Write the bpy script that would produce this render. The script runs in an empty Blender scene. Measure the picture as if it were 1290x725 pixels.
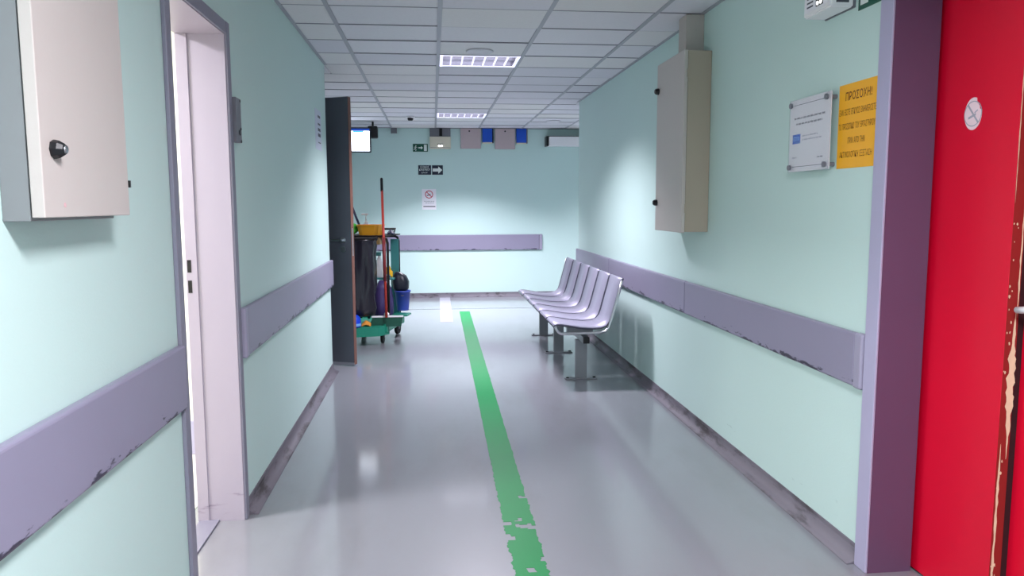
import bpy, bmesh, math, random
from mathutils import Vector, Matrix

random.seed(7)
scene = bpy.context.scene
COL = scene.collection

# ------------------------------------------------------------------ camera
cam_data = bpy.data.cameras.new('camera')
cam_data.sensor_fit = 'HORIZONTAL'
cam_data.sensor_width = 36.0
cam_data.lens = 953.1 / 1290 * 36.0
cam_data.clip_start = 0.02
cam = bpy.data.objects.new('camera', cam_data)
COL.objects.link(cam)
YAW, PIT, ROL = math.radians(5.942), math.radians(6.281), math.radians(-0.171)
fw = Vector((math.sin(YAW)*math.cos(PIT), math.cos(YAW)*math.cos(PIT), -math.sin(PIT)))
rt = Vector((math.cos(YAW), -math.sin(YAW), 0))
up = rt.cross(fw)
rt2 = rt*math.cos(ROL) + up*math.sin(ROL)
up2 = up*math.cos(ROL) - rt*math.sin(ROL)
m = Matrix.Identity(4)
for i in range(3):
    m[i][0], m[i][1], m[i][2] = rt2[i], up2[i], -fw[i]
m.translation = (0, 0, 1.35)
cam.matrix_world = m
scene.camera = cam

# ------------------------------------------------------------------ world, exposure
world = bpy.data.worlds.new('world')
scene.world = world
world.use_nodes = True
world.node_tree.nodes['Background'].inputs[0].default_value = (0.75, 0.82, 1.0, 1)
world.node_tree.nodes['Background'].inputs[1].default_value = 0.05
scene.view_settings.view_transform = 'Standard'
scene.view_settings.look = 'None'
scene.view_settings.gamma = 1
scene.view_settings.exposure = 0.25
scene.cycles.max_bounces = 10
scene.cycles.diffuse_bounces = 6
scene.cycles.sample_clamp_indirect = 4.0

ZC = 2.445          # ceiling height
XL, XR = -0.83, 1.582
YB = 11.1           # back wall
TX0, TW, TY0, TD = -0.5653, 0.6226, 4.3897, 0.4457   # ceiling grid

def area(name, loc, sx, sy, watt, col=(1, 1, 1), spread=180, rot=(0, 0, 0)):
    L = bpy.data.lights.new(name, 'AREA')
    L.shape = 'RECTANGLE'; L.size = sx; L.size_y = sy
    L.energy = watt; L.color = col; L.spread = math.radians(spread)
    o = bpy.data.objects.new(name, L); COL.objects.link(o)
    o.location = loc; o.rotation_euler = rot
    return o

COOL = (0.97, 0.93, 1.0)
TUBE = (0.93, 0.89, 1.0)
area('lamp_corridor', (0.37, 5.96, ZC-0.035), 0.52, 0.34, 52, TUBE, 126)
area('lamp_lobby', (0.37, 9.52, ZC-0.035), 0.52, 0.34, 84, TUBE, 120)
area('lamp_entrance', (0.37, 0.60, ZC-0.035), 0.52, 0.34, 78, COOL, 168)
area('fill_lamp_rear', (0.37, -1.63, ZC-0.035), 0.52, 0.34, 45, COOL, 160)  # unseen fill lamp added behind the camera
area('lamp_side_room', (-2.0, 2.80, 2.40), 0.4, 0.4, 74, (0.98, 0.96, 1.0), 172)
area('lamp_lobby_left', (-1.1, 8.2, ZC-0.035), 0.3, 0.3, 10, (1, 0.84, 0.92), 170)
area('lamp_lobby_right', (2.9, 9.52, ZC-0.035), 0.52, 0.34, 45, TUBE, 122)

# ------------------------------------------------------------------ materials
def lin(c):
    return tuple(((v/255)/12.92 if v/255 <= 0.04045 else (((v/255)+0.055)/1.055)**2.4) for v in c)
MATS = {}
def mat(name, rgb, rough=0.5, metal=0.0, var=0.0, vscale=4.0, bump=0.0, bscale=60.0, spec=0.5,
        coat=0.0, trans=0.0, emit=0.0, alpha=1.0, ior=1.45, stretch=None):
    if name in MATS: return MATS[name]
    M = bpy.data.materials.new(name); M.use_nodes = True
    nt = M.node_tree; b = nt.nodes['Principled BSDF']
    c = lin(rgb) + (1,)
    b.inputs['Base Color'].default_value = c
    b.inputs['Roughness'].default_value = rough
    b.inputs['Metallic'].default_value = metal
    b.inputs['Specular IOR Level'].default_value = spec
    b.inputs['Coat Weight'].default_value = coat
    b.inputs['Transmission Weight'].default_value = trans
    b.inputs['IOR'].default_value = ior
    b.inputs['Alpha'].default_value = alpha
    if emit:
        b.inputs['Emission Color'].default_value = c
        b.inputs['Emission Strength'].default_value = emit
    tc = nt.nodes.new('ShaderNodeTexCoord')
    src = tc.outputs['Object']
    if stretch:
        mp = nt.nodes.new('ShaderNodeMapping'); mp.inputs['Scale'].default_value = stretch
        nt.links.new(src, mp.inputs['Vector']); src = mp.outputs['Vector']
    if var:
        n = nt.nodes.new('ShaderNodeTexNoise'); n.inputs['Scale'].default_value = vscale
        n.inputs['Detail'].default_value = 6; n.inputs['Roughness'].default_value = 0.6
        nt.links.new(src, n.inputs['Vector'])
        mx = nt.nodes.new('ShaderNodeMix'); mx.data_type = 'RGBA'
        mx.inputs[6].default_value = tuple(v*(1-var) for v in c[:3]) + (1,)
        mx.inputs[7].default_value = tuple(min(1, v*(1+var)) for v in c[:3]) + (1,)
        nt.links.new(n.outputs['Fac'], mx.inputs[0])
        nt.links.new(mx.outputs[2], b.inputs['Base Color'])
    if bump:
        n2 = nt.nodes.new('ShaderNodeTexNoise'); n2.inputs['Scale'].default_value = bscale
        n2.inputs['Detail'].default_value = 4
        nt.links.new(src, n2.inputs['Vector'])
        bp = nt.nodes.new('ShaderNodeBump'); bp.inputs['Strength'].default_value = bump
        bp.inputs['Distance'].default_value = 0.004
        nt.links.new(n2.outputs['Fac'], bp.inputs['Height'])
        nt.links.new(bp.outputs['Normal'], b.inputs['Normal'])
    MATS[name] = M
    return M

def add_scuffs(M, rgb, scale, lo, hi, stretch, zlo=None, zhi=None, amount=1.0):
    """Dark wear marks of their own shape mixed over the base colour; optionally only between two heights (object z)."""
    nt = M.node_tree; b = nt.nodes['Principled BSDF']
    tc = nt.nodes.new('ShaderNodeTexCoord'); mp = nt.nodes.new('ShaderNodeMapping')
    mp.inputs['Scale'].default_value = stretch
    nt.links.new(tc.outputs['Object'], mp.inputs['Vector'])
    n = nt.nodes.new('ShaderNodeTexNoise'); n.inputs['Scale'].default_value = scale
    n.inputs['Detail'].default_value = 5; n.inputs['Roughness'].default_value = 0.65
    nt.links.new(mp.outputs['Vector'], n.inputs['Vector'])
    fac = n.outputs['Fac']
    if zlo is not None:
        sx = nt.nodes.new('ShaderNodeSeparateXYZ'); nt.links.new(tc.outputs['Object'], sx.inputs[0])
        mr = nt.nodes.new('ShaderNodeMapRange'); mr.inputs['From Min'].default_value = zlo
        mr.inputs['From Max'].default_value = zhi; mr.inputs['To Min'].default_value = 0.0
        mr.inputs['To Max'].default_value = -0.35
        nt.links.new(sx.outputs[2], mr.inputs['Value'])
        ad = nt.nodes.new('ShaderNodeMath'); ad.operation = 'ADD'
        nt.links.new(fac, ad.inputs[0]); nt.links.new(mr.outputs[0], ad.inputs[1]); fac = ad.outputs[0]
    rm = nt.nodes.new('ShaderNodeMapRange'); rm.inputs['From Min'].default_value = lo
    rm.inputs['From Max'].default_value = hi; rm.inputs['To Max'].default_value = amount
    nt.links.new(fac, rm.inputs['Value'])
    mx = nt.nodes.new('ShaderNodeMix'); mx.data_type = 'RGBA'
    inp = b.inputs['Base Color']
    if inp.is_linked:
        nt.links.new(inp.links[0].from_socket, mx.inputs[6])
    else:
        mx.inputs[6].default_value = inp.default_value
    mx.inputs[7].default_value = lin(rgb) + (1,)
    nt.links.new(rm.outputs[0], mx.inputs[0])
    nt.links.new(mx.outputs[2], inp)

WALL = mat('mint_wall_paint', (194, 218, 213), 0.55, var=0.03, vscale=1.2, bump=0.12, bscale=140)
add_scuffs(WALL, (120, 140, 138), 9, 0.64, 0.72, (0.6, 0.6, 3.0), 0.05, 1.4, 0.5)
WALLB = mat('mint_wall_paint_end', (194, 219, 215), 0.55, var=0.03, vscale=1.0, bump=0.1, bscale=140)
ROOMW = mat('white_room_paint', (235, 232, 222), 0.6, var=0.02)
FLOOR = mat('grey_vinyl_floor', (132, 133, 140), 0.30, var=0.06, vscale=1.6, bump=0.02, bscale=7, spec=0.6, coat=0.7)
FLOOR.node_tree.nodes['Principled BSDF'].inputs['Coat Roughness'].default_value = 0.10
FLOOR.node_tree.nodes['Principled BSDF'].inputs['Coat IOR'].default_value = 1.6
add_scuffs(FLOOR, (112, 112, 114), 2.2, 0.52, 0.8, (1.0, 0.35, 1.0), amount=0.6)
TILEF = mat('white_floor_tile', (225, 218, 210), 0.3, var=0.03)
COVE = mat('grey_vinyl_coving', (112, 107, 117), 0.6, var=0.10, vscale=6)
add_scuffs(COVE, (52, 47, 48), 7, 0.52, 0.66, (1, 0.4, 2), amount=0.8)
RAIL = mat('lavender_rail_laminate', (138, 133, 155), 0.38, var=0.05, vscale=3)
add_scuffs(RAIL, (52, 46, 64), 22, 0.49, 0.54, (0.5, 0.40, 1.6), 0.004, 0.075)
CAPM = mat('lavender_rail_cap', (152, 147, 168), 0.4, var=0.04)
TILES = [mat('ceiling_tile_%s' % n, c, 0.9, var=0.05, vscale=40, bump=0.35, bscale=190, spec=0.2)
         for n, c in (('grey', (216, 214, 220)), ('pale', (220, 218, 222)), ('warm', (221, 219, 219)), ('dull', (212, 210, 216)))]
RUNNER = mat('ceiling_runner_metal', (160, 160, 168), 0.45, var=0.04)
PLENUM = mat('dark_ceiling_void', (28, 27, 30), 0.9, var=0.1)
FRAMEP = mat('pinkish_frame_paint', (168, 160, 174), 0.42, var=0.03, vscale=3)
add_scuffs(FRAMEP, (108, 94, 112), 5, 0.56, 0.70, (1.0, 1.0, 6.0), 0.1, 0.55, 0.9)
CASING = mat('grey_casing_paint', (128, 126, 142), 0.45, var=0.05)
BEIGE = mat('beige_cabinet_paint', (190, 181, 176), 0.45, var=0.03, vscale=2.5, bump=0.06, bscale=200)
BEIGE2 = mat('tan_cabinet_paint', (170, 158, 142), 0.45, var=0.03, vscale=2.5)
GREYC = mat('grey_cabinet_body_paint', (128, 130, 132), 0.5, var=0.05)
BLACK = mat('black_plastic', (18, 18, 22), 0.35, var=0.1)
RUBBER = mat('black_rubber', (26, 26, 28), 0.7, var=0.1)
CHROME = mat('brushed_steel', (196, 196, 202), 0.28, 1.0, var=0.06, vscale=30)
SEATM = mat('perforated_seat_metal', (158, 155, 174), 0.45, 0.4, var=0.05, vscale=60, bump=0.25, bscale=420)
RIMM = mat('dark_seat_rim_metal', (92, 90, 106), 0.35, 0.7, var=0.06)
LEGM = mat('grey_bench_leg_metal', (132, 134, 140), 0.42, 0.25, var=0.06)
PURPLE = mat('purple_door_frame_paint', (100, 72, 100), 0.42, var=0.05, vscale=3)
LAVEN = mat('lavender_architrave_paint', (170, 165, 192), 0.42, var=0.04)
RED = mat('red_door_paint', (214, 4, 44), 0.38, var=0.03, vscale=2, bump=0.05, bscale=220)
add_scuffs(RED, (240, 70, 90), 14, 0.74, 0.80, (1, 1, 0.5), amount=0.5)
WOODCHIP = mat('chipped_red_brown_edge', (140, 34, 32), 0.6, var=0.12)
BAREWOOD = mat('bare_chipped_wood', (224, 206, 172), 0.7, var=0.15, vscale=30)
WHITEP = mat('white_plastic', (232, 230, 232), 0.35, var=0.02)
DOORGREY = mat('dark_grey_door_laminate', (92, 96, 106), 0.4, var=0.06, vscale=3)
DOORWOOD = mat('reddish_wood_door_edge', (112, 76, 66), 0.5, var=0.18, vscale=6, stretch=(8, 8, 1))
GREENT = mat('green_floor_tape', (0, 122, 62), 0.45, var=0.06, vscale=5)
WHITET = mat('pale_floor_tape', (158, 156, 168), 0.35, var=0.02)
ORANGE = mat('orange_yellow_sign_sheet', (245, 176, 32), 0.4, var=0.02)
INKBR = mat('dark_brown_print', (96, 40, 14), 0.5, var=0.03)
INK = mat('dark_grey_print', (70, 72, 84), 0.5, var=0.03)
INKL = mat('faint_grey_print', (165, 165, 178), 0.5, var=0.03)
PAPER = mat('white_paper', (232, 230, 236), 0.5, var=0.02)
ACRYL = mat('clear_acrylic', (235, 238, 244), 0.3, spec=0.15, trans=0.9, var=0.01, alpha=0.25, ior=1.3)
SIGNGREEN = mat('green_sign_face', (10, 78, 60), 0.4, var=0.03)
SIGNWHITE = mat('white_sign_print', (225, 232, 228), 0.4, var=0.02)
SIGNDARK = mat('dark_navy_sign_face', (30, 38, 56), 0.4, var=0.04)
NOSMRED = mat('red_print', (190, 40, 70), 0.5, var=0.02)
BLUEP = mat('blue_print', (22, 96, 205), 0.4, var=0.05)
LBLUE = mat('pale_blue_print', (120, 175, 235), 0.4, var=0.05)
CREAM = mat('cream_plastic', (214, 206, 186), 0.45, var=0.03)
PINKB = mat('pinkish_beige_board', (186, 168, 170), 0.55, var=0.03)
BLUEB = mat('blue_panel', (14, 78, 190), 0.45, var=0.04)
GREYM = mat('grey_metal', (120, 120, 128), 0.45, 0.3, var=0.06)
LOUVRE = mat('white_louvre_painted_glow', (214, 212, 235), 0.35, emit=0.95, var=0.02)  # tube light on the rim and blades is put in as emission
TRAYM = mat('grey_reflector_tray', (120, 118, 132), 0.3, 0.5, var=0.04)
TUBEM = mat('lit_fluorescent_tube', (244, 246, 255), 0.4, emit=6.0, var=0.005)
LEDM = mat('lit_white_indicator', (255, 255, 255), 0.4, emit=4.0)
SCREEN = mat('lit_screen', (240, 246, 255), 0.3, emit=2.6)
SCRBLUE = mat('lit_screen_blue_bar', (70, 160, 240), 0.3, emit=1.2)
SCRDARK = mat('screen_dark_bezel', (38, 42, 58), 0.3, var=0.05)
YELLOW = mat('yellow_plastic_tray', (236, 166, 44), 0.4, var=0.04)
TAN = mat('translucent_tan_plastic', (176, 142, 92), 0.4, var=0.06)
LIME = mat('lime_green_sponge', (70, 190, 60), 0.7, var=0.12, vscale=25, bump=0.4, bscale=60)
NAVY = mat('navy_plastic', (30, 38, 72), 0.45, var=0.1)
BAGM = mat('black_bin_liner', (34, 32, 42), 0.28, var=0.25, vscale=9, bump=0.5, bscale=14, stretch=(1, 1, 0.35))
REDST = mat('red_mop_handle', (196, 58, 44), 0.4, var=0.05)
TEAL = mat('teal_plastic', (70, 140, 140), 0.4, var=0.06)
YCLOTH = mat('yellow_cloth', (240, 186, 40), 0.8, var=0.1, vscale=20)
OCLOTH = mat('orange_cloth', (214, 140, 56), 0.8, var=0.1, vscale=20)
BUCKET = mat('blue_bucket_plastic', (62, 84, 182), 0.4, var=0.05)
VIOLET = mat('violet_plastic', (66, 54, 104), 0.4, var=0.1)
CARTG = mat('green_cart_plastic', (24, 128, 104), 0.4, var=0.06)
CARTD = mat('dark_green_mop_flap', (16, 74, 58), 0.5, var=0.08)
BRIGHTB = mat('bright_blue_plastic', (20, 66, 205), 0.4, var=0.06)

# ------------------------------------------------------------------ mesh helpers
def new(): return bmesh.new()
def box(bm, x0, x1, y0, y1, z0, z1, bev=0.0, seg=2, rot=None, mi=0):
    """Axis box; rot=(angle, cx, cy) turns it about the vertical."""
    vs = [bm.verts.new((x, y, z)) for x in (x0, x1) for y in (y0, y1) for z in (z0, z1)]
    fs = [(0, 1, 3, 2), (4, 6, 7, 5), (0, 4, 5, 1), (2, 3, 7, 6), (0, 2, 6, 4), (1, 5, 7, 3)]
    faces = [bm.faces.new([vs[i] for i in f]) for f in fs]
    for f in faces: f.material_index = mi
    if bev:
        es = list({e for f in faces for e in f.edges})
        r = bmesh.ops.bevel(bm, geom=es, offset=bev, segments=seg, affect='EDGES', profile=0.5)
        allv = {v for f in r['faces'] for v in f.verts} | {v for f in faces if f.is_valid for v in f.verts}
        for f in r['faces']: f.material_index = mi
    else:
        allv = set(vs)
    if rot:
        a, cx, cy = rot
        R = Matrix.Translation((cx, cy, 0)) @ Matrix.Rotation(a, 4, 'Z') @ Matrix.Translation((-cx, -cy, 0))
        for v in allv: v.co = R @ v.co
    return bm
def tube(bm, pts, r, n=10, closed=False, caps=True):
    pts = [Vector(p) for p in pts]; rings = []
    prev = None
    L = len(pts)
    for i, p in enumerate(pts):
        if closed: t = (pts[(i+1) % L] - pts[i-1])
        else: t = (pts[min(i+1, L-1)] - pts[max(i-1, 0)])
        t.normalize()
        if prev is None:
            a = Vector((0, 0, 1)) if abs(t.z) < 0.9 else Vector((1, 0, 0))
            u = t.cross(a).normalized()
        else:
            u = (prev - t*prev.dot(t)).normalized()
        prev = u; w = t.cross(u)
        rr = r[i] if isinstance(r, (list, tuple)) else r
        rings.append([bm.verts.new(p + (u*math.cos(k*2*math.pi/n) + w*math.sin(k*2*math.pi/n))*rr) for k in range(n)])
    for i in range(L if closed else L-1):
        A, B = rings[i], rings[(i+1) % L]
        for k in range(n):
            f = bm.faces.new((A[k], A[(k+1) % n], B[(k+1) % n], B[k])); f.smooth = True
    if caps and not closed:
        bm.faces.new(list(reversed(rings[0]))); bm.faces.new(rings[-1])
    return bm
def lathe(bm, prof, cx, cy, cz, n=20, sx=1.0, sy=1.0, axis='Z', smooth=True, jitter=0):
    """prof: list of (radius, height)."""
    rings = []
    for r, h in prof:
        ring = []
        for k in range(n):
            a = k*2*math.pi/n
            rr = r*(1 + (random.uniform(-jitter, jitter) if jitter else 0))
            p = (rr*math.cos(a)*sx, rr*math.sin(a)*sy, h)
            if axis == 'X': p = (p[2], p[0], p[1])
            elif axis == 'Y': p = (p[0], p[2], p[1])
            ring.append(bm.verts.new((cx+p[0], cy+p[1], cz+p[2])))
        rings.append(ring)
    for A, B in zip(rings, rings[1:]):
        for k in range(n):
            f = bm.faces.new((A[k], A[(k+1) % n], B[(k+1) % n], B[k])); f.smooth = smooth
    bm.faces.new(list(reversed(rings[0]))); bm.faces.new(rings[-1])
    return bm
def prism(bm, poly, fn, n0, n1):
    """poly in (u, v); fn(u, v, n) -> world; extruded from n0 to n1."""
    A = [bm.verts.new(fn(u, v, n0)) for u, v in poly]; B = [bm.verts.new(fn(u, v, n1)) for u, v in poly]
    L = len(poly)
    bm.faces.new(list(reversed(A))); bm.faces.new(B)
    for i in range(L): bm.faces.new((A[i], A[(i+1) % L], B[(i+1) % L], B[i]))
    return bm
def frame(origin, side):
    """Sheet axes on a wall: u to the right as one faces it, v up, n out of the wall."""
    o = Vector(origin)
    ux = {'right': Vector((0, -1, 0)), 'left': Vector((0, 1, 0)), 'back': Vector((1, 0, 0))}[side]
    nn = ux.cross(Vector((0, 0, 1)))
    return lambda u, v, n: o + ux*u + Vector((0, 0, v)) + nn*n
def rect(bm, fn, u0, u1, v0, v1, n0, n1):
    return prism(bm, [(u0, v0), (u1, v0), (u1, v1), (u0, v1)], fn, n0, n1)
def disc(bm, fn, u, v, r, n0, n1, k=20, ru=None):
    return prism(bm, [(u+(ru or r)*math.cos(i*2*math.pi/k), v+r*math.sin(i*2*math.pi/k)) for i in range(k)], fn, n0, n1)
def ring(bm, fn, u, v, ro, ri, n0, n1, k=28):
    P = lambda r, i, n: bm.verts.new(fn(u+r*math.cos(i*2*math.pi/k), v+r*math.sin(i*2*math.pi/k), n))
    o1 = [P(ro, i, n1) for i in range(k)]; i1 = [P(ri, i, n1) for i in range(k)]
    o0 = [P(ro, i, n0) for i in range(k)]; i0 = [P(ri, i, n0) for i in range(k)]
    for i in range(k):
        j = (i+1) % k
        bm.faces.new((o1[i], o1[j], i1[j], i1[i])); bm.faces.new((o0[i], o0[j], o1[j], o1[i]))
        bm.faces.new((i1[i], i1[j], i0[j], i0[i])); bm.faces.new((i0[i], i0[j], o0[j], o0[i]))
    return bm
def text(bm, fn, body, u, v, size, n0=0.0006, width=None, bold=0.0, align='CENTER'):
    """Lettering as geometry, centred at (u, v), squeezed to a given width."""
    cu = bpy.data.curves.new('lettering', 'FONT'); cu.body = body; cu.size = 1.0
    cu.align_x = align; cu.align_y = 'CENTER'; cu.offset = bold; cu.resolution_u = 3; cu.space_word = 1.5; cu.space_character = 1.08
    o = bpy.data.objects.new('lettering', cu); COL.objects.link(o)
    dg = bpy.context.evaluated_depsgraph_get()
    me = bpy.data.meshes.new_from_object(o.evaluated_get(dg))
    xs = [q.co.x for q in me.vertices]
    if xs:
        w = max(xs)-min(xs); sx = (width/w) if width else size
        c0 = (max(xs)+min(xs))/2 if align == 'CENTER' else min(xs)
        vs = [bm.verts.new(fn(u+(q.co.x-c0)*sx, v+q.co.y*size, n0)) for q in me.vertices]
        for p in me.polygons:
            try: bm.faces.new([vs[i] for i in p.vertices])
            except ValueError: pass
    bpy.data.objects.remove(o); bpy.data.curves.remove(cu); bpy.data.meshes.remove(me)
    return bm

def world_loc(o):
    v = Vector((0, 0, 0))
    while o is not None:
        v += o.location; o = o.parent
    return v
def obj(name, bm, mats, parent=None, loc=None, label=None, normals=True):
    """One mesh object. Vertices come in world coordinates; the origin goes to loc, the parent's origin or the base centre."""
    if normals: bmesh.ops.recalc_face_normals(bm, faces=bm.faces)
    if loc is None:
        if parent is not None: loc = world_loc(parent)
        else:
            xs = [v.co.x for v in bm.verts]; ys = [v.co.y for v in bm.verts]
            loc = Vector(((min(xs)+max(xs))/2, (min(ys)+max(ys))/2, min(v.co.z for v in bm.verts)))
    loc = Vector(loc)
    for v in bm.verts: v.co -= loc
    me = bpy.data.meshes.new(name); bm.to_mesh(me); bm.free()
    for M in (mats if isinstance(mats, (list, tuple)) else [mats]): me.materials.append(M)
    o = bpy.data.objects.new(name, me); COL.objects.link(o)
    if parent is not None:
        o.parent = parent; o.location = loc - world_loc(parent)
    else: o.location = loc
    if label: o['label'] = label
    return o
def thing(name, label, cat, loc, group=None):
    o = bpy.data.objects.new(name, None); COL.objects.link(o); o.location = loc
    o.empty_display_size = 0.1
    o['label'] = label; o['category'] = cat; o['kind'] = 'thing'
    if group: o['group'] = group
    return o
def tag(o, label, cat, group=None):
    o['label'] = label; o['category'] = cat; o['kind'] = 'thing'
    if group: o['group'] = group
    return o
def struct(o, label=None):
    o['kind'] = 'structure'
    if label: o['label'] = label
    return o
def B(*a, **k): return box(new(), *a, **k)

# ------------------------------------------------------------------ floor and walls
struct(obj('floor', B(-1.70, 4.3, -2.6, YB+0.1, -0.1, 0.0), FLOOR), 'glossy grey vinyl corridor floor')
bm = new()
for i in range(6):
    for j in range(10):
        x1 = -1.0-0.10-i*0.303; y0 = 1.2+j*0.303
        box(bm, x1-0.30, x1, y0, y0+0.30, 0.0, 0.006)
room_floor = struct(obj('floor_side_room', B(-3.0, -1.70, 1.1, 4.3, -0.1, -0.001), TILEF), 'pale tiled floor of the bright side room')
bm.free()
for i in range(6):
    for j in range(10):
        x1 = -1.075-i*0.303; y0 = 1.2+j*0.303
        obj('floor_tile', B(x1-0.30, x1, y0, min(y0+0.30, 4.17), 0.0, 0.005), TILEF, room_floor)

WT = 0.17  # left wall thickness
bm = new()
box(bm, XL-WT, XL, -2.5, 2.565, 0, 2.5)
box(bm, XL-WT, XL, 3.255, 6.2, 0, 2.5)
box(bm, XL-WT, XL, 2.565, 3.255, 2.065, 2.5)
struct(obj('wall_left', bm, WALL, loc=(0, 0, 0)), 'mint green left corridor wall with a doorway')
bm = new()
box(bm, XR, XR+0.24, 2.56, 8.17, 0, 2.5)
box(bm, XR, XR+0.24, -2.5, 1.24, 0, 2.5)
box(bm, XR, XR+0.24, 1.24, 2.56, 2.14, 2.5)
struct(obj('wall_right', bm, WALL, loc=(0, 0, 0)), 'mint green right corridor wall')
struct(obj('wall_back', B(-1.7, 4.3, YB, YB+0.1, 0, 2.55), WALLB, loc=(0, 0, 0)), 'mint green wall closing the corridor')
struct(obj('wall_rear', B(-1.0, 1.9, -2.6, -2.5, 0, 2.55), WALL, loc=(0, 0, 0)))
struct(obj('wall_lobby_right', B(4.2, 4.3, 8.17, YB, 0, 2.55), WALL, loc=(0, 0, 0)))
struct(obj('wall_lobby_front', B(XR+0.24, 4.3, 8.05, 8.17, 0, 2.55), WALL, loc=(0, 0, 0)))
bm = new()
box(bm, -1.66, -1.56, 6.0, 6.72, 0, 2.55); box(bm, -1.66, -1.56, 7.62, YB, 0, 2.55); box(bm, -1.66, -1.56, 6.72, 7.62, 2.24, 2.55)
box(bm, -1.56, XL-WT, 6.0, 6.1, 0, 2.55); box(bm, -1.70, -1.66, 6.6, 7.8, 0, 2.3)
struct(obj('wall_lobby_left', bm, WALL, loc=(0, 0, 0)))
bm = new()
box(bm, -3.1, -1.0, 4.17, 4.27, 0, 2.55); box(bm, -3.1, -3.0, 1.1, 4.2, 0, 2.55); box(bm, -3.1, -1.0, 1.0, 1.1, 0, 2.55)
box(bm, -3.1, -1.0, 1.0, 4.27, 2.47, 2.55)
struct(obj('wall_side_room', bm, ROOMW, loc=(0, 0, 0)), 'white wall of the bright side room')
struct(obj('baseboard_side_room', B(-3.0, -1.0, 4.155, 4.17, 0.005, 0.19, bev=0.004), LAVEN))
bm = new()
box(bm, 1.822, 2.5, 1.0, 1.1, 0, 2.5); box(bm, 1.822, 2.5, 2.66, 2.76, 0, 2.5); box(bm, 2.4, 2.5, 1.1, 2.66, 0, 2.5); box(bm, 1.822, 2.4, 1.1, 2.66, 2.3, 2.5)
struct(obj('wall_red_door_room', bm, WALL, loc=(0, 0, 0)))

# coved vinyl skirting: flat lip on the floor, quarter curve, upstand
COVEPROF = [(0, 0.066), (0.004, 0.066), (0.0045, 0.05), (0.008, 0.03), (0.016, 0.016), (0.03, 0.007), (0.05, 0.0025), (0.05, 0.0), (0, 0.0)]
def cove(name, p0, p1, nrm, label=None):
    bm = new(); p0 = Vector(p0); p1 = Vector(p1); nrm = Vector(nrm)
    A = [bm.verts.new(p0+nrm*d+Vector((0, 0, z))) for d, z in COVEPROF]
    Bv = [bm.verts.new(p1+nrm*d+Vector((0, 0, z))) for d, z in COVEPROF]
    L = len(COVEPROF)
    for i in range(L):
        f = bm.faces.new((A[i], A[(i+1) % L], Bv[(i+1) % L], Bv[i])); f.smooth = 1 < i < 6
    bm.faces.new(A); bm.faces.new(list(reversed(Bv)))
    return struct(obj(name, bm, COVE), label)
cove('baseboard_right', (XR, 2.575, 0), (XR, 8.17, 0), (-1, 0, 0), 'grey coved vinyl skirting along the right wall')
cove('baseboard_right_near', (XR, -2.5, 0), (XR, 1.2, 0), (-1, 0, 0))
cove('baseboard_left', (XL, 3.30, 0), (XL, 6.2, 0), (1, 0, 0), 'grey coved vinyl skirting along the far left wall')
cove('baseboard_left_near', (XL, -2.5, 0), (XL, 2.52, 0), (1, 0, 0))
cove('baseboard_back', (-1.56, YB, 0), (4.2, YB, 0), (0, -1, 0), 'grey coved vinyl skirting along the back wall')

# ------------------------------------------------------------------ ceiling: tiles on runners
ceiling = struct(obj('ceiling', B(-1.7, 4.3, -2.6, YB+0.1, 2.50, 2.58), PLENUM, loc=(0, 0, 2.5)), 'suspended ceiling of pale mineral tiles on runners')
def in_plan(x0, x1, y0, y1):
    out = []
    for (a, b, c, d) in ((XL, XR, -2.5, 6.2), (XL, XR, 6.2, 8.17), (-1.56, XL, 6.1, YB), (XL, XR, 8.17, YB), (XR, 4.2, 8.17, YB)):
        u0, u1, v0, v1 = max(x0, a), min(x1, b), max(y0, c), min(y1, d)
        if u1-u0 > 0.03 and v1-v0 > 0.03: out.append([u0, u1, v0, v1])
    # merge abutting pieces of one tile
    done = False
    while not done:
        done = True
        for i in range(len(out)):
            for j in range(i+1, len(out)):
                p, q = out[i], out[j]
                if abs(p[0]-q[0]) < 1e-6 and abs(p[1]-q[1]) < 1e-6 and (abs(p[3]-q[2]) < 1e-6 or abs(q[3]-p[2]) < 1e-6):
                    out[i] = [p[0], p[1], min(p[2], q[2]), max(p[3], q[3])]; out.pop(j); done = False; break
                if abs(p[2]-q[2]) < 1e-6 and abs(p[3]-q[3]) < 1e-6 and (abs(p[1]-q[0]) < 1e-6 or abs(q[1]-p[0]) < 1e-6):
                    out[i] = [min(p[0], q[0]), max(p[1], q[1]), p[2], p[3]]; out.pop(j); done = False; break
            if not done: break
    return out
LUM = {(1, 3), (1, 11), (1, -9), (1, -14), (5, 11)}          # (column, row) with a light fitting
HALF = 0.013
for c in range(-2, 8):
    for r in range(-16, 16):
        x0, x1 = TX0+c*TW, TX0+(c+1)*TW
        y0, y1 = TY0+r*TD, TY0+(r+1)*TD
        if (c, r) in LUM: continue
        for (u0, u1, v0, v1) in in_plan(x0, x1, y0, y1):
            g = random.choice((0.003, 0.0035, 0.004, 0.005))
            if random.random() < 0.10: g = 0.0085
            dz = random.uniform(-0.0015, 0.002)
            tl = random.uniform(-0.0012, 0.0012)
            bm = B(u0+0.003, u1-0.003, v0+g, v1-0.0015, ZC, ZC+0.016, bev=0.0015, seg=1)
            for v in bm.verts: v.co.z += dz + tl*(v.co.y-v0)/(v1-v0)*2
            obj('ceiling_tile', bm, random.choice(TILES), ceiling, loc=((u0+u1)/2, (v0+v1)/2, ZC))
for c in range(-1, 8):
    x = TX0+c*TW
    for (a, b, y0, y1) in ((XL, XR, -2.5, YB), (-1.56, XL, 6.1, YB), (XR, 4.2, 8.17, YB)):
        if a < x < b:
            obj('runner', B(x-HALF, x+HALF, y0, y1, ZC-0.004, ZC+0.003), RUNNER, ceiling)
TEE = mat('grey_cross_tee', (142, 140, 147), 0.6, var=0.04)
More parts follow.
